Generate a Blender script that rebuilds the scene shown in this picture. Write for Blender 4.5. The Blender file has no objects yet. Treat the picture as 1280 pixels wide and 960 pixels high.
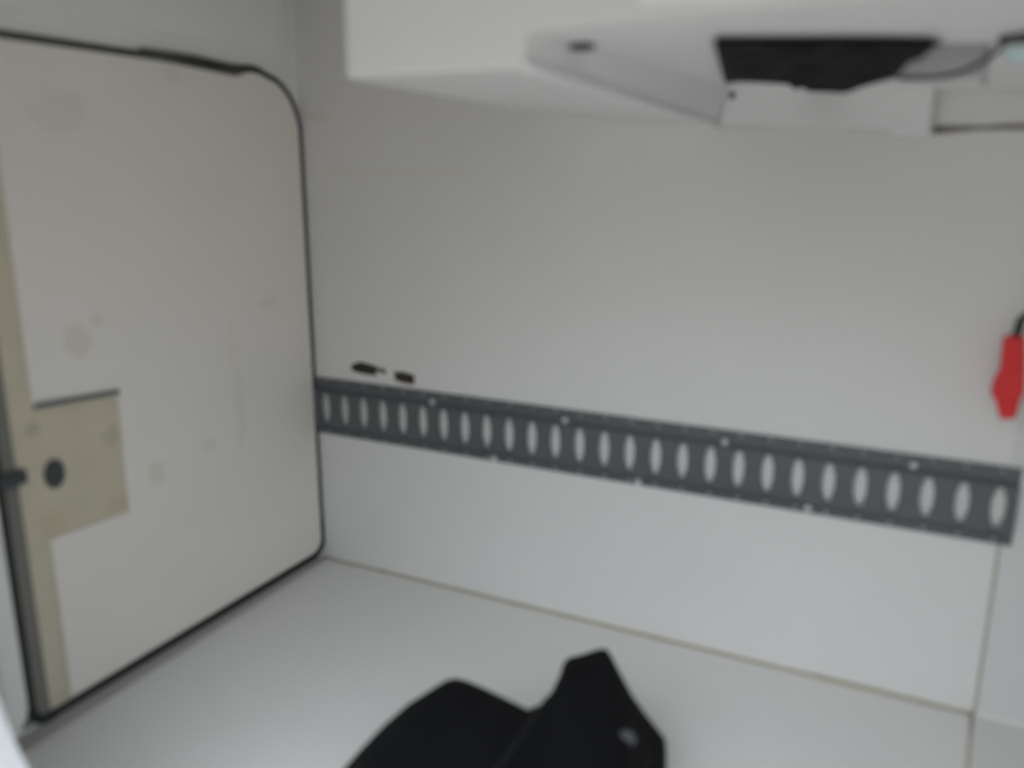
import bpy, bmesh, math, random
from mathutils import Vector, Matrix, noise, geometry
from mathutils.bvhtree import BVHTree
random.seed(7)
S = bpy.context.scene
C = S.collection

# ------------------------------------------------------------------ camera
FPX = 1081.2                                   # focal length in pixels of the 1280-wide frame
YAW, PITCH, ROLL = -0.46172, -0.24209, 0.00116
CAM = Vector((1.292, -1.5556, 0.927))          # X along the back wall, Y into the room, Z up
cy, sy, cp, sp = math.cos(YAW), math.sin(YAW), math.cos(PITCH), math.sin(PITCH)
FW = Vector((sy * cp, cy * cp, sp)); R0 = Vector((cy, -sy, 0)); U0 = R0.cross(FW)
RT = math.cos(ROLL) * R0 + math.sin(ROLL) * U0
UP = -math.sin(ROLL) * R0 + math.cos(ROLL) * U0
cam = bpy.data.cameras.new('camera'); camo = bpy.data.objects.new('camera', cam); C.objects.link(camo)
camo.matrix_world = Matrix((( RT.x, UP.x, -FW.x, CAM.x), (RT.y, UP.y, -FW.y, CAM.y), (RT.z, UP.z, -FW.z, CAM.z), (0, 0, 0, 1)))
cam.sensor_width = 36; cam.lens = 36 * FPX / 1280
cam.clip_start = .02
cam.dof.use_dof = True; cam.dof.focus_distance = 60; cam.dof.aperture_fstop = 1.9   # the photo is out of focus
S.camera = camo

# ------------------------------------------------------------------ light
S.view_settings.view_transform = 'Standard'; S.view_settings.look = 'None'
S.view_settings.gamma = 1; S.view_settings.use_curve_mapping = False
S.view_settings.exposure = 0.39
W = bpy.data.worlds.new('sky'); S.world = W; W.use_nodes = True
nt = W.node_tree; nt.nodes.clear()
out = nt.nodes.new('ShaderNodeOutputWorld'); bg = nt.nodes.new('ShaderNodeBackground')
tc = nt.nodes.new('ShaderNodeTexCoord'); sep = nt.nodes.new('ShaderNodeSeparateXYZ'); rp = nt.nodes.new('ShaderNodeValToRGB')
mr = nt.nodes.new('ShaderNodeMapRange'); mr.inputs[1].default_value = -1; mr.inputs[2].default_value = 1
nt.links.new(tc.outputs['Generated'], sep.inputs[0]); nt.links.new(sep.outputs['Z'], mr.inputs[0])
nt.links.new(mr.outputs[0], rp.inputs[0]); nt.links.new(rp.outputs[0], bg.inputs[0]); nt.links.new(bg.outputs[0], out.inputs[0])
e = rp.color_ramp.elements
e[0].position = .44; e[0].color = (.62, .61, .59, 1)          # pale ground
e[1].position = .56; e[1].color = (.34, .36, .38, 1)          # dim surroundings along the horizon
e2 = e.new(.72); e2.color = (.95, 1.06, 1.18, 1)              # overcast sky, brighter towards the zenith
e3 = e.new(1.0); e3.color = (1.25, 1.38, 1.5, 1)
bg.inputs[1].default_value = 1.0
sun = bpy.data.lights.new('sun', 'SUN'); suno = bpy.data.objects.new('sun', sun); C.objects.link(suno)
sun.energy = 0.75; sun.angle = math.radians(60); sun.color = (.94, .98, 1)
suno.rotation_euler = Vector((.08, 1, -.95)).to_track_quat('-Z', 'Y').to_euler()
suno.location = (1.5, -4, 3)

# ------------------------------------------------------------------ helpers
def ray(px, py): return ((px - 640) * RT - (py - 480) * UP + FPX * FW)
def onX(px, py, X=0.): d = ray(px, py); return CAM + d * ((X - CAM.x) / d.x)
def onY(px, py, Y=0.): d = ray(px, py); return CAM + d * ((Y - CAM.y) / d.y)
def onZ(px, py, Z=0.): d = ray(px, py); return CAM + d * ((Z - CAM.z) / d.z)

def mat(name, col, rough=.5, metal=0., stains=(), var=.03, scale=6., bump=0., bscale=60., spec=.4):
    m = bpy.data.materials.new(name); m.use_nodes = True
    t = m.node_tree; b = t.nodes['Principled BSDF']
    b.inputs['Roughness'].default_value = rough; b.inputs['Metallic'].default_value = metal
    b.inputs['Specular IOR Level'].default_value = spec
    co = t.nodes.new('ShaderNodeTexCoord')
    nz = t.nodes.new('ShaderNodeTexNoise'); nz.inputs['Scale'].default_value = scale; nz.inputs['Detail'].default_value = 4
    t.links.new(co.outputs['Object'], nz.inputs['Vector'])
    mx = t.nodes.new('ShaderNodeMix'); mx.data_type = 'RGBA'
    mx.inputs['A'].default_value = (*[c * (1 - var) for c in col], 1); mx.inputs['B'].default_value = (*[min(1, c * (1 + var)) for c in col], 1)
    t.links.new(nz.outputs['Fac'], mx.inputs['Factor'])
    cur = mx.outputs['Result']
    if stains:
        n2 = t.nodes.new('ShaderNodeTexNoise'); n2.inputs['Scale'].default_value = 45; n2.inputs['Detail'].default_value = 3
        t.links.new(co.outputs['Object'], n2.inputs['Vector'])
    for (c, r, sc, st) in stains:
        a = t.nodes.new('ShaderNodeVectorMath'); a.operation = 'SUBTRACT'; a.inputs[1].default_value = c
        t.links.new(co.outputs['Object'], a.inputs[0])
        d = t.nodes.new('ShaderNodeVectorMath'); d.operation = 'DIVIDE'; d.inputs[1].default_value = r
        t.links.new(a.outputs[0], d.inputs[0])
        l = t.nodes.new('ShaderNodeVectorMath'); l.operation = 'LENGTH'; t.links.new(d.outputs[0], l.inputs[0])
        ad = t.nodes.new('ShaderNodeMath'); ad.operation = 'MULTIPLY_ADD'; ad.inputs[1].default_value = 1.3
        t.links.new(n2.outputs['Fac'], ad.inputs[0]); t.links.new(l.outputs['Value'], ad.inputs[2])
        g = t.nodes.new('ShaderNodeMapRange'); g.interpolation_type = 'SMOOTHSTEP'
        g.inputs[1].default_value = 1.75; g.inputs[2].default_value = 1.35; g.inputs[3].default_value = 0; g.inputs[4].default_value = st
        t.links.new(ad.outputs[0], g.inputs[0])
        m2 = t.nodes.new('ShaderNodeMix'); m2.data_type = 'RGBA'
        t.links.new(g.outputs[0], m2.inputs['Factor']); t.links.new(cur, m2.inputs['A']); m2.inputs['B'].default_value = (*sc, 1)
        cur = m2.outputs['Result']
    t.links.new(cur, b.inputs['Base Color'])
    if bump:
        n3 = t.nodes.new('ShaderNodeTexNoise'); n3.inputs['Scale'].default_value = bscale; n3.inputs['Detail'].default_value = 5
        t.links.new(co.outputs['Object'], n3.inputs['Vector'])
        bp = t.nodes.new('ShaderNodeBump'); bp.inputs['Strength'].default_value = bump; bp.inputs['Distance'].default_value = .01
        t.links.new(n3.outputs['Fac'], bp.inputs['Height']); t.links.new(bp.outputs[0], b.inputs['Normal'])
    return m

LOC = {}
def obj(name, bm, m, parent=None, kind=None, smooth=False, bevel=0, label=None, segs=3):
    me = bpy.data.meshes.new(name)
    bmesh.ops.recalc_face_normals(bm, faces=bm.faces[:])
    bm.to_mesh(me); bm.free()
    me.materials.append(m)
    o = bpy.data.objects.new(name, me); C.objects.link(o)
    if parent is not None:
        o.parent = parent; me.transform(Matrix.Translation(-LOC.get(parent.name, Vector())))
        LOC[o.name] = LOC.get(parent.name, Vector()); 
    if smooth:
        for p in me.polygons: p.use_smooth = True
    if bevel:
        b = o.modifiers.new('bevel', 'BEVEL'); b.width = bevel; b.segments = segs; b.limit_method = 'ANGLE'; b.angle_limit = math.radians(35)
        for p in me.polygons: p.use_smooth = True
        o.modifiers.new('normals', 'WEIGHTED_NORMAL')
    if kind: o['kind'] = kind
    if label: o['label'] = label
    return o
def thing(name, loc, label=None, cat=None, group=None, kind=None):
    o = bpy.data.objects.new(name, None); C.objects.link(o); o.location = loc; o.empty_display_size = .05
    LOC[o.name] = Vector(loc)
    if label: o['label'] = label
    if cat: o['category'] = cat
    if group: o['group'] = group
    if kind: o['kind'] = kind
    return o
def tag(o, label, cat, group=None):
    o['label'] = label; o['category'] = cat
    if group: o['group'] = group

def box(bm, a, b):
    vs = [bm.verts.new((x, y, z)) for x in (a[0], b[0]) for y in (a[1], b[1]) for z in (a[2], b[2])]
    for f in ((0, 1, 3, 2), (4, 6, 7, 5), (0, 4, 5, 1), (2, 3, 7, 6), (0, 2, 6, 4), (1, 5, 7, 3)):
        bm.faces.new([vs[i] for i in f])
def prism(bm, pts, d):
    """closed solid: polygon pts (3-D, any plane) pushed along d; concave is fine"""
    d = Vector(d)
    a = [bm.verts.new(p) for p in pts]; b = [bm.verts.new(Vector(p) + d) for p in pts]
    n = len(a)
    bm.faces.new(a); bm.faces.new(b[::-1])
    for i in range(n): bm.faces.new((a[i], b[i], b[(i + 1) % n], a[(i + 1) % n]))
def tube(bm, pts, r, n=10, closed=False, caps=True):
    pts = [Vector(p) for p in pts]; N = len(pts)
    rr = r if isinstance(r, (list, tuple)) else [r] * N
    rings = []; up = None
    for i in range(N):
        t = (pts[(i + 1) % N] - pts[i - 1]) if (closed or 0 < i < N - 1) else (pts[1] - pts[0] if i == 0 else pts[-1] - pts[-2])
        t.normalize()
        if up is None: up = t.orthogonal().normalized()
        up = (up - t * up.dot(t)).normalized(); s = t.cross(up)
        rings.append([bm.verts.new(pts[i] + rr[i] * (math.cos(2 * math.pi * k / n) * up + math.sin(2 * math.pi * k / n) * s)) for k in range(n)])
    for i in range(N if closed else N - 1):
        a, b = rings[i], rings[(i + 1) % N]
        for k in range(n): bm.faces.new((a[k], a[(k + 1) % n], b[(k + 1) % n], b[k]))
    if not closed and caps: bm.faces.new(rings[0]); bm.faces.new(rings[-1][::-1])
def catmull(p, n=8, closed=False):
    p = [Vector(q) for q in p]; o = []; N = len(p)
    for i in range(N if closed else N - 1):
        if closed: a, b, c, d = p[i - 1], p[i], p[(i + 1) % N], p[(i + 2) % N]
        else: a, b, c, d = p[max(i - 1, 0)], p[i], p[i + 1], p[min(i + 2, N - 1)]
        for k in range(n):
            t = k / n
            o.append(.5 * ((2 * b) + (c - a) * t + (2 * a - 5 * b + 4 * c - d) * t * t + (3 * b - a - 3 * c + d) * t ** 3))
    if not closed: o.append(p[-1])
    return o
def disc(bm, c, nrm, r, h, n=20, dome=False, sx=1.):
    c = Vector(c); nrm = Vector(nrm).normalized(); u = nrm.orthogonal().normalized(); v = nrm.cross(u)
    steps = [(1, 0), (1, .55), (.8, .85), (.4, 1)] if dome else [(1, 0), (1, .8), (.9, 1)]
    rings = [[bm.verts.new(c + nrm * h * hh + r * k * (math.cos(2 * math.pi * i / n) * u * sx + math.sin(2 * math.pi * i / n) * v)) for i in range(n)] for k, hh in steps]
    for a, b in zip(rings, rings[1:]):
        for i in range(n): bm.faces.new((a[i], a[(i + 1) % n], b[(i + 1) % n], b[i]))
    bm.faces.new(rings[-1]); bm.faces.new(rings[0][::-1])
def rrect(y0, y1, z0, z1, rr, n=8):
    """rounded rectangle in the (y,z) plane, radii for corners (y1z0, y1z1, y0z1, y0z0)"""
    o = []
    for (cx, cz, a0, r) in ((y1, z0, -90, rr[0]), (y1, z1, 0, rr[1]), (y0, z1, 90, rr[2]), (y0, z0, 180, rr[3])):
        ox = cx - r if cx == y1 else cx + r; oz = cz - r if cz == z1 else cz + r
        for k in range(n + 1):
            a = math.radians(a0 + 90 * k / n); o.append((ox + r * math.cos(a), oz + r * math.sin(a)))
    return o

# ------------------------------------------------------------------ materials
YEL = (.62, .50, .30)
M = {}
M['wall'] = mat('white_wall_panel', (.765, .755, .73), .42, stains=[
    ((.24, 0, .921), (.20, .1, .007), (.74, .69, .55), .45), ((.10, 0, .925), (.05, .1, .010), (.74, .69, .55), .4),
    ((.05, 0, 1.04), (.04, .1, .012), (.72, .66, .55), .45)])
M['sidewall'] = mat('white_side_wall', (.88, .87, .84), .5)
M['floor'] = mat('white_floor_sheet', (.755, .745, .725), .45)
M['outer'] = mat('white_outer_skin', (.86, .87, .88), .35)
M['ceiling'] = mat('white_ceiling', (.84, .83, .81), .5)
def yz(px, py): p = onX(px, py, .004); return (.004, p.y + .38, p.z - .02)          # relative to the door's own origin
M['liner'] = mat('white_door_liner', (.89, .85, .79), .5, stains=[
    (yz(98, 425), (.1, .030, .030), YEL, 0.25), (yz(120, 401), (.1, .012, .016), YEL, 0.25), (yz(196, 592), (.1, .020, .030), YEL, 0.22),
    (yz(300, 510), (.1, .014, .09), YEL, 0.14), (yz(262, 556), (.1, .024, .016), YEL, 0.14), (yz(335, 378), (.1, .03, .01), YEL, 0.14),
    (yz(215, 95), (.1, .02, .015), YEL, 0.17), (yz(75, 140), (.1, .06, .035), YEL, 0.12), (yz(290, 430), (.1, .02, .05), YEL, 0.08)])
M['cream'] = mat('yellowed_cream_skin', (.66, .60, .46), .5, var=.09, scale=18, stains=[
    (yz(42, 537), (.1, .016, .012), (.32, .29, .22), .4), (yz(142, 545), (.1, .02, .02), (.42, .37, .28), .4),
    (yz(70, 655), (.1, .03, .025), (.62, .50, .31), .4), (yz(150, 630), (.1, .03, .02), (.55, .45, .29), .4)])
M['gasket'] = mat('dark_rubber', (.022, .024, .027), .6)
M['grey_rubber'] = mat('grey_rubber', (.085, .085, .08), .6)
M['pilaster'] = mat('off_white_edge_panel', (.69, .685, .665), .5)
M['channel'] = mat('grey_olive_channel', (.21, .205, .18), .6)
M['sill'] = mat('grey_beige_sill', (.36, .35, .325), .5, var=.08)
M['sealant'] = mat('beige_sealant', (.47, .42, .34), .6, var=.15, scale=12)
M['seam'] = mat('brown_grey_seam', (.26, .235, .21), .6, var=.1)
M['rail'] = mat('dark_grey_rail', (.130, .139, .146), .42, metal=.35, var=.08, scale=20)
M['screw'] = mat('bright_zinc', (.70, .71, .71), .35, metal=.35)
M['housing'] = mat('white_moulded_plastic', (.82, .82, .82), .4)
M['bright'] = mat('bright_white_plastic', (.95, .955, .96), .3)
M['black'] = mat('black_plastic_film', (.0095, .0095, .010), .75, bump=.12, bscale=30, spec=.12)
M['cable'] = mat('black_cable', (.02, .024, .024), .5)
M['connector'] = mat('pale_aqua_plastic', (.62, .84, .84), .35)
M['red'] = mat('red_plastic', (.74, .026, .030), .42, var=.06)
M['cloth'] = mat('black_cloth', (.0055, .0055, .0062), .9, bump=.25, bscale=220, spec=.15)
M['patch'] = mat('grey_fabric_patch', (.10, .10, .105), .7)
M['fold_light'] = mat('charcoal_highlight', (.012, .012, .0125), .8)  # lighter than the cloth, for the highlight painted along its fold
M['mark'] = mat('dark_brown_residue', (.045, .032, .024), .8, var=.4, scale=90)
M['steel'] = mat('dull_dark_steel', (.075, .085, .09), .45, metal=.4)
M['strip'] = mat('dull_grey_edge', (.16, .17, .18), .5, metal=.3)
M['void'] = mat('grey_inner_lining', (.62, .62, .62), .6)

# ------------------------------------------------------------------ structure
XR, YF, ZC = 1.62, -1.0, 1.45
bm = bmesh.new(); box(bm, (-.06, YF - .04, -.03), (XR + .03, .03, 0)); obj('floor', bm, M['floor'], kind='structure')
bm = bmesh.new(); box(bm, (-.06, 0, 0), (XR + .03, .03, ZC)); obj('wall_back', bm, M['wall'], kind='structure')
bm = bmesh.new(); box(bm, (XR, YF, 0), (XR + .03, 0, ZC)); obj('wall_right', bm, M['sidewall'], kind='structure')
bm = bmesh.new(); box(bm, (-.06, YF - .04, ZC), (XR + .03, .03, ZC + .03)); obj('ceiling', bm, M['ceiling'], kind='structure')

def plate_with_hole(bm, outer, hole, d):
    """flat wall with one hole, pushed along d (all in one plane)"""
    a = [bm.verts.new(p) for p in outer]; h = [bm.verts.new(p) for p in hole]
    ed = [bm.edges.new((l[i], l[(i + 1) % len(l)])) for l in (a, h) for i in range(len(l))]
    r = bmesh.ops.triangle_fill(bm, use_beauty=True, use_dissolve=False, edges=ed)
    fs = [f for f in r['geom'] if isinstance(f, bmesh.types.BMFace)]
    x = bmesh.ops.extrude_face_region(bm, geom=fs)
    bmesh.ops.translate(bm, vec=d, verts=[v for v in x['geom'] if isinstance(v, bmesh.types.BMVert)])

DY0, DY1, DZ0, DZ1 = -.772, -.004, .018, 1.120
door_out = rrect(DY0, DY1, DZ0, DZ1, (.035, .115, .08, .03), 10)
def dome(y, z):                      # the door's top edge is slightly arched and slopes down towards its hinge corner
    if z > .6: z += (z - .6) / .52 * (.006 - .055 * max(0, y + .33) ** 1.5 - .02 * max(0, -.52 - y) )
    return y, z
door_out = [dome(*q) for q in door_out]
bm = bmesh.new()
plate_with_hole(bm, [(0, YF, 0), (0, .0, 0), (0, .0, ZC), (0, YF, ZC)], [(0, y * 1.0 + (.0 if y > -.3 else -.012), z) for y, z in door_out], (-.03, 0, 0))
obj('wall_left', bm, M['sidewall'], kind='structure')

# front wall with the wide rounded opening the picture is taken through
bm = bmesh.new()
op = rrect(.311, 1.56, .105, 1.16, (.12, .1, .1, .25), 14)
plate_with_hole(bm, [(-.06, YF, 0), (XR + .03, YF, 0), (XR + .03, YF, ZC), (-.06, YF, ZC)], [(x, YF, z) for x, z in op], (0, -.03, 0))
obj('wall_front', bm, M['outer'], kind='structure')

# door
door = thing('door_1', (0, -.38, .02), kind='structure')
bm = bmesh.new(); prism(bm, [(-.001, y, z) for y, z in door_out], (-.025, 0, 0)); obj('door_skin', bm, M['cream'], door)
LY = -.698
ins = rrect(LY, DY1 - .006, DZ0 + .012, DZ1 - .004, (.03, .112, .004, .004), 10)
ins = [dome(*q) for q in ins]
i0 = len(ins) - 22                    # split the left edge to take the latch cut-out
left_bot = [q for q in ins if q[0] < LY + .006 and q[1] < .3]
notch = [(LY, .560), (-.537, .548), (-.540, .319), (LY, .326)]
# order: corner y1z0 .. y1z1 .. y0z1 (top left) -> notch going down -> y0z0
top_part = ins[:33]; bot_part = ins[33:]
bm = bmesh.new(); prism(bm, [(.004, y, z) for y, z in top_part + notch + bot_part], (-.0045, 0, 0))
obj('liner_panel', bm, M['liner'], door, label='white liner sheet with yellow glue spots')
bm = bmesh.new()                       # dark grey strip along the top of the cut-out
prism(bm, [(.008, LY + .004, .553), (.008, -.536, .542), (.008, -.536, .550), (.008, LY + .004, .562)], (-.0075, 0, 0)); obj('latch_edge_strip', bm, M['strip'], door)
bm = bmesh.new(); c = onX(68, 592, 0); disc(bm, (-.001, c.y, c.z), (1, 0, 0), .0185, .004)
for v in bm.verts: v.co.z = c.z + (v.co.z - c.z) * 1.38
obj('latch_plug', bm, M['steel'], door, smooth=False, label='round dark latch plug')
bm = bmesh.new(); c = onX(14, 597, .0); box(bm, (-.001, c.y - .030, c.z - .012), (.016, c.y + .018, c.z + .011)); obj('latch_bolt', bm, M['steel'], door, bevel=.003)
# rubber seal: thin at the hinge side, fatter along the top and at the latch side
pts, rad = [], []
dense = []
for i in range(len(door_out)):
    a, b = Vector(door_out[i]), Vector(door_out[(i + 1) % len(door_out)])
    n = max(1, int((b - a).length / .02))
    dense += [a.lerp(b, k / n) for k in range(n)]
for q in dense:
    y, z = q
    r = .0055
    if z > 1.05: r = .0062 + .0028 * math.exp(-((y + .26) / .09) ** 2)
    if z < .1: r = .0068
    if y < -.74: r = .009
    if z > 1.0: z += .005 * math.exp(-((y + .14) / .03) ** 2) - .004 * math.exp(-((y + .10) / .02) ** 2)
    pts.append((.002, y + (.004 if y > -.1 else 0) * 0, z)); rad.append(r)
bm = bmesh.new(); tube(bm, pts, rad, 10, closed=True); obj('rubber_seal', bm, M['gasket'], door, smooth=True)
bm = bmesh.new(); prism(bm, [(.003, -.42, 1.133), (.003, -.30, 1.134), (.003, -.19, 1.127), (.003, -.155, 1.117), (.003, -.19, 1.106), (.003, -.42, 1.118)], (.006, 0, 0))
obj('seal_flap', bm, M['grey_rubber'], door, bevel=.003)
bm = bmesh.new(); box(bm, (-.012, DY0 - .018, .02), (.004, DY0 + .034, 1.06)); obj('edge_channel', bm, M['channel'], door, bevel=.003)

# sill strip between the door and the floor
bm = bmesh.new()
a = [(0, YF, 0), (.036, YF, 0), (.034, YF, .003), (.004, YF, .012), (0, YF, .012)]
b = [(0, -.001, 0), (.014, -.001, 0), (.013, -.001, .003), (.003, -.001, .009), (0, -.001, .009)]
va = [bm.verts.new(p) for p in a]; vb = [bm.verts.new(p) for p in b]
bm.faces.new(va); bm.faces.new(vb[::-1])
for i in range(5): bm.faces.new((va[i], vb[i], vb[(i + 1) % 5], va[(i + 1) % 5]))
obj('baseboard_left', bm, M['sill'], kind='structure')

# rounded jamb beside the door's latch edge
bm = bmesh.new()
prism(bm, [(.0, y, z) for y, z in rrect(YF, -.792, .030, ZC, (.05, .002, .002, .002), 8)], (.03, 0, 0))
obj('trim_1', bm, M['sidewall'], kind='structure', bevel=.008)
bm = bmesh.new(); tube(bm, [(.030, -.832, .05), (.030, -.832, ZC)], .004, 8); obj('trim_2', bm, M['sidewall'], kind='structure', smooth=True)
# header swelling over the door
bm = bmesh.new(); prism(bm, [(0, y, z) for y, z in rrect(YF + .24, -.062, 1.160, ZC, (.06, .002, .002, .02), 8)], (.022, 0, 0))
obj('trim_3', bm, M['sidewall'], kind='structure', bevel=.012)
# pilaster covering the right end of the rail, and the floor strip before it
bm = bmesh.new(); box(bm, (1.424, -.001, 0), (XR, 0, ZC)); obj('trim_4', bm, M['pilaster'], kind='structure')
bm = bmesh.new(); prism(bm, [(1.421, -.003, 0), (XR, -.003, 0), (XR, YF, 0), (1.385, YF, 0)], (0, 0, .004)); obj('trim_5', bm, M['pilaster'], kind='structure', bevel=.0015)
bm = bmesh.new(); tube(bm, [(1.421, -.004, .002), (1.417, -.09, .002), (1.410, -.2, .002)], .0035, 6); obj('trim_6', bm, M['sealant'], kind='structure', smooth=True)
# sealant joints
rnd = random.Random(3)
bm = bmesh.new()
P = [(.01 + 1.41 * i / 60, -.002, .0025) for i in range(61)]
tube(bm, P, [.0028 + .0014 * rnd.random() + (.0018 if 48 < i < 58 else 0) for i in range(61)], 6); obj('trim_7', bm, M['sealant'], kind='structure', smooth=True)
bm = bmesh.new(); tube(bm, [(1.424, -.002, .004 + .32 * i / 20) for i in range(21)], .0022, 6); obj('trim_8', bm, M['sealant'], kind='structure', smooth=True)
bm = bmesh.new(); tube(bm, [(1.424, -.003, .005), (XR, -.003, .005)], .003, 6); obj('trim_9', bm, M['sidewall'], kind='structure', smooth=True)
# dark joint high on the wall right of the housing
bm = bmesh.new(); tube(bm, [(1.255, -.001, .989), (1.32, -.001, .991), (1.36, -.001, .992), (1.424, -.001, .990)], [.007, .003, .0045, .005], 8)
tube(bm, [(1.424, -.003, .990), (XR, -.003, .988)], .006, 8); obj('trim_10', bm, M['seam'], kind='structure', smooth=True)

# ------------------------------------------------------------------ slotted cargo rail
PITCH_S = .0529; X0 = .0385
rail = thing('cargo_rail', (.71, -.001, .324), 'long dark grey slotted steel rail fixed across the white back wall', 'rail')
bm = bmesh.new()
xa, xb = .003, 1.441
prof = [(0, .4600), (-.0055, .4590), (-.0055, .4455), (-.0015, .4435), (-.0015, .4325), (-.0095, .4300), None,
        (-.0095, .3480), (-.0015, .3455), (-.0015, .3400), (-.0045, .3385), (-.0045, .3250), (0, .3240)]
def strip(x0, x1, p, q):
    v = [bm.verts.new(t) for t in ((x0, p[0], p[1]), (x1, p[0], p[1]), (x1, q[0], q[1]), (x0, q[0], q[1]))]
    bm.faces.new(v)
HOLED = {(1, 2), (10, 11)}
for i in range(len(prof) - 1):
    p, q = prof[i], prof[i + 1]
    if p is None or q is None or (i, i + 1) in HOLED: continue
    strip(xa, xb, p, q)
edges_x = [xa] + [X0 + PITCH_S * (k + .5) for k in range(26)] + [xb]
zt, zb = .4300, .3480; zc = .3905; hh, gg, ee, mm = .0345, .0130, .0048, .0106; yw = -.0095
for k in range(27):
    x0, x1, xc = edges_x[k], edges_x[k + 1], X0 + PITCH_S * k
    def q(*pts): bm.faces.new([bm.verts.new((x, yw, z)) for x, z in pts])
    q((x0, zt), (x1, zt), (x1, zc + hh), (x0, zc + hh)); q((x0, zc - hh), (x1, zc - hh), (x1, zb), (x0, zb))
    for s, xe in ((-1, x0), (1, x1)):
        q((xe, zc + hh), (xc + s * ee, zc + hh), (xc + s * mm, zc + gg), (xe, zc + gg))
        q((xe, zc + gg), (xc + s * mm, zc + gg), (xc + s * mm, zc - gg), (xe, zc - gg))
        q((xe, zc - gg), (xc + s * mm, zc - gg), (xc + s * ee, zc - hh), (xe, zc - hh))
    sl = [(xc - ee, zc + hh), (xc + ee, zc + hh), (xc + mm, zc + gg), (xc + mm, zc - gg), (xc + ee, zc - hh), (xc - ee, zc - hh), (xc - mm, zc - gg), (xc - mm, zc + gg)]
    for (ax, az), (bx, bz) in zip(sl, sl[1:] + sl[:1]):        # steel thickness inside the slot
        bm.faces.new([bm.verts.new(t) for t in ((ax, yw, az), (bx, yw, bz), (bx, yw + .0025, bz), (ax, yw + .0025, az))])
    for (yy, za, zb2, r) in ((-.0055, .4455, .4590, .0036), (-.0045, .3250, .3385, .0033)):       # small fixing holes in both flanges
        zm = (za + zb2) / 2; xm = xc
        outer = [(x1, zm), (x1, zb2), (xm, zb2), (x0, zb2), (x0, zm), (x0, za), (xm, za), (x1, za)]
        inner = [(xm + r * math.cos(math.radians(45 * j)), zm + r * math.sin(math.radians(45 * j))) for j in range(8)]
        for j in range(8):
            a, b, c, d = outer[j], outer[(j + 1) % 8], inner[(j + 1) % 8], inner[j]
            bm.faces.new([bm.verts.new((t[0], yy, t[1])) for t in (a, b, c, d)])
            bm.faces.new([bm.verts.new(t) for t in ((c[0], yy, c[1]), (d[0], yy, d[1]), (d[0], yy + .003, d[1]), (c[0], yy + .003, c[1]))])
for x in (xa, xb):                                              # end cheeks
    pr = [p for p in prof if p]
    bm.faces.new([bm.verts.new((x, y, z)) for y, z in pr])
bmesh.ops.remove_doubles(bm, verts=bm.verts[:], dist=1e-5)
obj('rail_body', bm, M['rail'], rail)
for px, py in ((540, 503), (706, 526), (906, 553), (1142, 582), (618, 573), (798, 602), (1010, 635)):
    p = onY(px, py, -.004)
    bm = bmesh.new(); disc(bm, (p.x, -.0012 if p.z > .4 else -.0043, p.z), (0, -1, 0), .0062, .0045, 14, dome=True)
    obj('screw', bm, M['screw'], rail, smooth=True, label='bright domed screw head')

# ------------------------------------------------------------------ overhead moulded housing
hs = thing('overhead_housing', (1.1, -.3, ZC), 'white moulded overhead housing with a recessed underside above the back wall', 'housing')
HY = -.60
A = Vector((.578, HY, 1.042)); B = Vector((.832, HY, 1.043)); B2 = Vector((.834, HY, 1.080)); F2 = Vector((XR, HY, 1.098))
Cc = Vector((.920, -.030, 1.004)); C2 = Vector((.934, -.030, 1.066)); D = Vector((.578, -.001, 1.030)); Cw = Vector((.920, -.001, 1.004))
T0 = Vector((.578, HY, ZC)); T1 = Vector((XR, HY, ZC)); T2 = Vector((.578, -.001, ZC))
bm = bmesh.new()
V = {k: bm.verts.new(v) for k, v in dict(A=A, B=B, B2=B2, F2=F2, C=Cc, C2=C2, D=D, Cw=Cw, T0=T0, T1=T1, T2=T2).items()}
for f in (('A', 'B', 'B2', 'F2', 'T1', 'T0'), ('A', 'T0', 'T2', 'D'), ('B', 'C', 'C2', 'B2')): bm.faces.new([V[k] for k in f])
bm.faces.new([V[k] for k in ('A', 'D', 'Cw')]); bm.faces.new([V[k] for k in ('A', 'Cw', 'C', 'B')])
obj('shell', bm, M['housing'], hs, bevel=.014, segs=4)
# tray: twisted panel between the front edge and the back plate, with a rectangular opening
G2 = Vector((XR, -.030, 1.026))
def tray(s, t, dz=0): 
    a = B2.lerp(F2, s); b = C2.lerp(G2, s); p = a.lerp(b, t); return Vector((p.x, p.y, p.z + dz))
def tray_hit(px, py, dz=0):
    d = ray(px, py).normalized(); lo, hi = .4, 2.6
    def fn(l):
        p = CAM + d * l; t = (p.y - HY) / (-.03 - HY)
        xl = B2.x + (C2.x - B2.x) * t; s = (p.x - xl) / (XR - xl)
        return p.z - (tray(s, t).z + dz), s, t
    for _ in range(60):
        m = (lo + hi) / 2
        if fn(m)[0] > 0: hi = m
        else: lo = m
    p = CAM + d * lo; _, s, t = fn(lo); return p, s, t
h = [tray_hit(893, 48)[1:], tray_hit(1243, 54)[1:], tray_hit(1232, 98)[1:], tray_hit(905, 101)[1:]]
bm = bmesh.new()
oc = [(0, 0), (1, 0), (1, 1), (0, 1)]
ov = [bm.verts.new(tray(*q)) for q in oc]; hv = [bm.verts.new(tray(*q)) for q in h]; hu = [bm.verts.new(tray(*q, .045)) for q in h]
for i in range(4):
    j = (i + 1) % 4
    bm.faces.new((ov[i], ov[j], hv[j], hv[i]))
bv = [bm.verts.new((q.x, -.001, q.z)) for q in (tray(1, 1), tray(0, 1))]
bm.faces.new((ov[3], ov[2], bv[0], bv[1]))
obj('tray_panel', bm, M['housing'], hs)
bm = bmesh.new()
hv = [bm.verts.new(tray(*q, .0)) for q in h]; hu = [bm.verts.new(tray(*q, .045)) for q in h]
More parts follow.
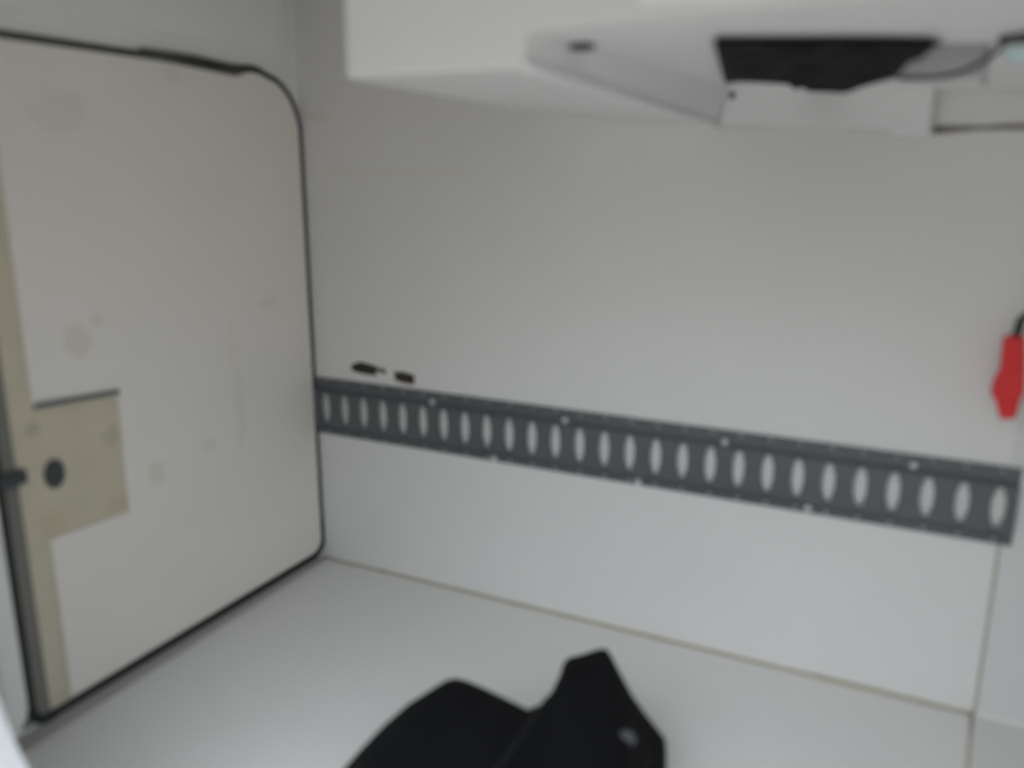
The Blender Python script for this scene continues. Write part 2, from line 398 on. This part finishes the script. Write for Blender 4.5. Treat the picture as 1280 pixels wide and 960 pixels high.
for i in range(4):
    j = (i + 1) % 4; bm.faces.new((hv[i], hv[j], hu[j], hu[i]))
bm.faces.new(hu); obj('opening_lining', bm, M['void'], hs)
bm = bmesh.new()
bp = [(.920, 1.004), (1.188, .991), (1.196, .979), (1.250, .978), (1.250, 1.058), (.934, 1.074)]
prism(bm, [(x, -.030, z) for x, z in bp], (0, .018, 0)); obj('back_plate', bm, M['housing'], hs, bevel=.004)
bm = bmesh.new(); tube(bm, catmull([(.825, HY + .02, 1.046), (.840, HY + .03, 1.041), (.878, -.3, 1.022), (.917, -.034, 1.003)], 8), .0075, 10); obj('rim_lip', bm, M['housing'], hs, smooth=True)
p, s, t = tray_hit(727, 56); bm = bmesh.new(); disc(bm, p + Vector((0, 0, .001)), (0, 0, -1), .017, .006, 24); obj('black_plug', bm, M['gasket'], hs, label='round black plug')
bm = bmesh.new(); p = onY(915, 119, -.031); disc(bm, p, (0, -1, 0), .006, .003, 12, dome=True); obj('screw', bm, M['steel'], hs, smooth=True)
bm = bmesh.new(); disc(bm, tray_hit(1231, 101)[0], (0, 0, -1), .005, .003, 12, dome=True); obj('screw', bm, M['steel'], hs, smooth=True)

bm = bmesh.new()  # thin near-white strip raised on the housing's front face
prism(bm, [(.968, HY, 1.101), (1.10, HY, 1.0965), (1.25, HY, 1.110), (1.25, HY, 1.19), (.964, HY, 1.19)], (0, -.0025, 0)); obj('bright_strip', bm, M['bright'], hs, bevel=.0015, label='brighter white strip')

# black plastic stuffed in the opening
ol = [(892, 47), (960, 47), (1040, 47), (1110, 48), (1178, 50), (1163, 60), (1152, 70), (1138, 74), (1128, 84), (1118, 95), (1085, 104), (1060, 111), (1035, 113), (1010, 112),
      (1004, 107), (994, 110), (986, 103), (955, 101), (925, 100), (907, 102), (902, 85), (897, 66)]
hp = [tray_hit(x, y, -.006) for x, y in ol]
ref = Vector((sum((q[0].x for q in hp)) / len(hp), sum((q[0].y for q in hp)) / len(hp)))
poly = [Vector((q[0].x, q[0].y)) for q in hp]
def inside(p):
    c = False
    for i in range(len(poly)):
        a, b = poly[i], poly[i - 1]
        if (a.y > p.y) != (b.y > p.y) and p.x < (b.x - a.x) * (p.y - a.y) / (b.y - a.y) + a.x: c = not c
    return c
def edge_d(p): return min((p - geometry.intersect_point_line(p, a, b)[0]).length if 0 <= geometry.intersect_point_line(p, a, b)[1] <= 1 else min((p - a).length, (p - b).length) for a, b in zip(poly, poly[1:] + poly[:1]))
pv = list(poly); n0 = len(pv)
xs = [p.x for p in poly]; ys = [p.y for p in poly]
x = min(xs)
while x < max(xs):
    y = min(ys)
    while y < max(ys):
        q = Vector((x + random.uniform(-.003, .003), y + random.uniform(-.003, .003)))
        if inside(q) and edge_d(q) > .007: pv.append(q)
        y += .013
    x += .013
res = geometry.delaunay_2d_cdt(pv, [], [list(range(n0))], 1, 1e-6)
bm = bmesh.new(); vv = []
for q in res[0]:
    t = (q.y - HY) / (-.03 - HY); xl = B2.x + (C2.x - B2.x) * t; s = (q.x - xl) / (XR - xl)
    e = min(1, edge_d(q) / .03)
    crum = abs(noise.noise(Vector((q.x * 20, q.y * 12, 2)))) * .020 + noise.noise(Vector((q.x * 60, q.y * 50, 5))) * .003
    bag = .005 * math.exp(-(((q.x - 1.17) / .07) ** 2 + ((q.y + .2) / .09) ** 2))
    vv.append(bm.verts.new((q.x, q.y, tray(s, t).z - .007 - e * (crum * .9 + bag))))
for f in res[2]: bm.faces.new([vv[i] for i in f])
o = obj('black_plastic_sheet', bm, M['black'], smooth=True)
md = o.modifiers.new('solid', 'SOLIDIFY'); md.thickness = .002; 
tag(o, 'crumpled black plastic sheet stuffed in the opening under the white overhead housing', 'plastic sheet')

# cable with a clip and a pale connector
cb = thing('hanging_cable', tray_hit(1262, 50)[0], 'thin black cable looping from the black plastic to a pale connector', 'cable')
cp_ = [onY(1123, 97, -.225), onY(1160, 97, -.24), onY(1195, 92, -.27), onY(1225, 79, -.29), onY(1246, 64, -.31), tray_hit(1262, 50, -.004)[0], tray_hit(1300, 44, -.004)[0]]
bm = bmesh.new(); tube(bm, catmull(cp_, 8), .0032, 8); obj('wire', bm, M['cable'], cb, smooth=True)
p = tray_hit(1264, 50, -.004)[0]; bm = bmesh.new(); box(bm, p - Vector((.013, .010, .004)), p + Vector((.030, .010, .004))); obj('clip', bm, M['cable'], cb, bevel=.003)
p = onY(1273, 68, -.31); bm = bmesh.new()
tube(bm, [p + Vector((-.012, 0, .003)), p + Vector((-.009, 0, .002)), p + Vector((.012, 0, -.001)), p + Vector((.016, 0, -.002)), p + Vector((.03, 0, -.004))], [.005, .0085, .009, .006, .005], 14)
obj('connector', bm, M['connector'], cb, smooth=True, label='pale aqua connector')

# torn dark residue over the rail
rs = thing('torn_sticker', onY(478, 467, -.0006), 'torn dark brown sticker remnant on the wall just above the rail', 'sticker')
def blot(pts):
    bm = bmesh.new(); prism(bm, [onY(x, y, 0) for x, y in pts], (0, -.0008, 0)); obj('scrap', bm, M['mark'], rs)
blot([(439, 456), (450, 452), (462, 455), (471, 458), (470, 464), (471, 470), (458, 468), (448, 466), (440, 463)])
blot([(469, 459), (480, 461), (483, 464), (481, 468), (476, 465), (470, 464)])
blot([(492, 464), (505, 465), (518, 469), (518, 481), (505, 479), (493, 475), (494, 470)])

# ------------------------------------------------------------------ red plug on a cord
YR = -.05
rp_ = thing('red_plug', onY(1262, 523, YR), 'red plastic plug hanging on a black cord by the right end of the wall', 'plug')
def redprism(pts, th, name, lab=None):
    bm = bmesh.new(); prism(bm, [onY(x, y, YR) + Vector((0, -th / 2, 0)) for x, y in pts], (0, th, 0)); return obj(name, bm, M['red'], rp_, bevel=.004, label=lab)
redprism([(1254, 421), (1270, 419), (1281, 420), (1281, 455), (1280, 488), (1274, 500), (1243, 497), (1238, 490), (1243, 473), (1250, 462)], .030, 'housing')
redprism([(1243, 495), (1275, 498), (1272, 512), (1269, 522), (1250, 523), (1247, 512)], .021, 'plug_tip')
redprism([(1256, 430), (1272, 430), (1270, 462), (1252, 462)], .034, 'grip_ridge')
bm = bmesh.new()
tube(bm, catmull([onY(1268, 424, YR), onY(1274, 410, YR), onY(1282, 396, YR), (1.475, -.045, .76), (1.49, -.014, .80)], 8), .0065, 10); obj('cord', bm, M['cable'], rp_, smooth=True, label='black cord')

# ------------------------------------------------------------------ black garment on the floor
crest = [(418, 975, .004), (432, 958, .02), (455, 932, .05), (480, 906, .075), (510, 880, .10), (540, 861, .115), (558, 850, .12), (570, 847.5, .12), (584, 851, .12), (605, 860, .115), (632, 873, .11),
         (660, 887, .105), (676, 880, .11), (690, 864, .125), (700, 843, .14), (704, 829, .15), (711, 822, .155), (730, 817, .16), (748, 811, .16), (758, 811, .16), (764, 819, .155), (776, 842, .14),
         (790, 868, .125), (806, 891, .105), (822, 911, .085), (832, 924, .07), (826, 940, .06), (815, 953, .05), (806, 975, .02)]
cr = []
for i in range(len(crest) - 1):
    for k in range(4):
        t = k / 4; a, b = crest[i], crest[i + 1]; cr.append(tuple(a[j] + (b[j] - a[j]) * t for j in range(3)))
cr.append(crest[-1])
top = [onZ(x, y, z) for x, y, z in cr]
aim = [onZ(min(x, 785), y, z) for x, y, z in cr]
N = len(top); bm = bmesh.new(); grid = []
for i, p in enumerate(top):
    f = i / (N - 1)
    by = -.86 + .05 * math.sin(f * 9); g = aim[i]; base = Vector((CAM.x + (g.x - CAM.x) * (by - CAM.y) / (g.y - CAM.y), by, .004))
    straight = CAM.x + (p.x - CAM.x) * (by - CAM.y) / (p.y - CAM.y)
    row = [bm.verts.new((p.x, p.y + .015, .002)), bm.verts.new((p.x, p.y + .010, p.z * .55))]
    for j in range(15):
        t = j / 14
        q = p.lerp(base, t); q.x = p.x + (straight - p.x) * t + (base.x - straight) * t ** .35
        q.z = p.z * (1 - t) ** .8 + .035 * math.sin(math.pi * t) + .004 * t
        if j:
            dd = Vector((q.x * 9, q.y * 7, 1.3)); w = min(1, j / 6) * (1 - .6 * t)
            q.z = max(.003, q.z + w * (.030 * noise.noise(dd) + .012 * noise.noise(dd * 3)))
            q.z -= w * .03 * math.exp(-((q.x - (.72 - .35 * t * .4)) / .018) ** 2)     # crease between the two lobes
            q.z = max(.003, q.z)
        row.append(bm.verts.new(q))
    grid.append(row)
for a, b in zip(grid, grid[1:]):
    for j in range(len(a) - 1): bm.faces.new((a[j], b[j], b[j + 1], a[j + 1]))
bmesh.ops.recalc_face_normals(bm, faces=bm.faces[:])
tree = BVHTree.FromBMesh(bm)
gar = obj('crumpled_garment', bm, M['cloth'], smooth=True)
tag(gar, 'crumpled black cloth garment heaped on the white floor in front', 'garment')
hit = tree.ray_cast(CAM, ray(785, 922).normalized())
if hit[0] is not None:
    nn = hit[1] if hit[1].dot(ray(785, 922)) < 0 else -hit[1]
    bm = bmesh.new(); disc(bm, hit[0] - nn * .002, (nn - FW * .6).normalized(), .0145, .005, 16, dome=True, sx=.75)
    obj('cloth_patch', bm, M['patch'], gar, smooth=True, label='small grey patch')

pts = []  # charcoal tube paints in the lighter highlight along the fold
for px, py in ((684, 873), (672, 890), (655, 915), (640, 938), (622, 962), (600, 990), (575, 1020)):
    h = tree.ray_cast(CAM, ray(px, py).normalized())
    if h[0] is not None: pts.append(h[0])
if len(pts) > 2:
    bm = bmesh.new(); tube(bm, catmull(pts, 6), .0032, 8); obj('fold_highlight', bm, M['fold_light'], gar, smooth=True)
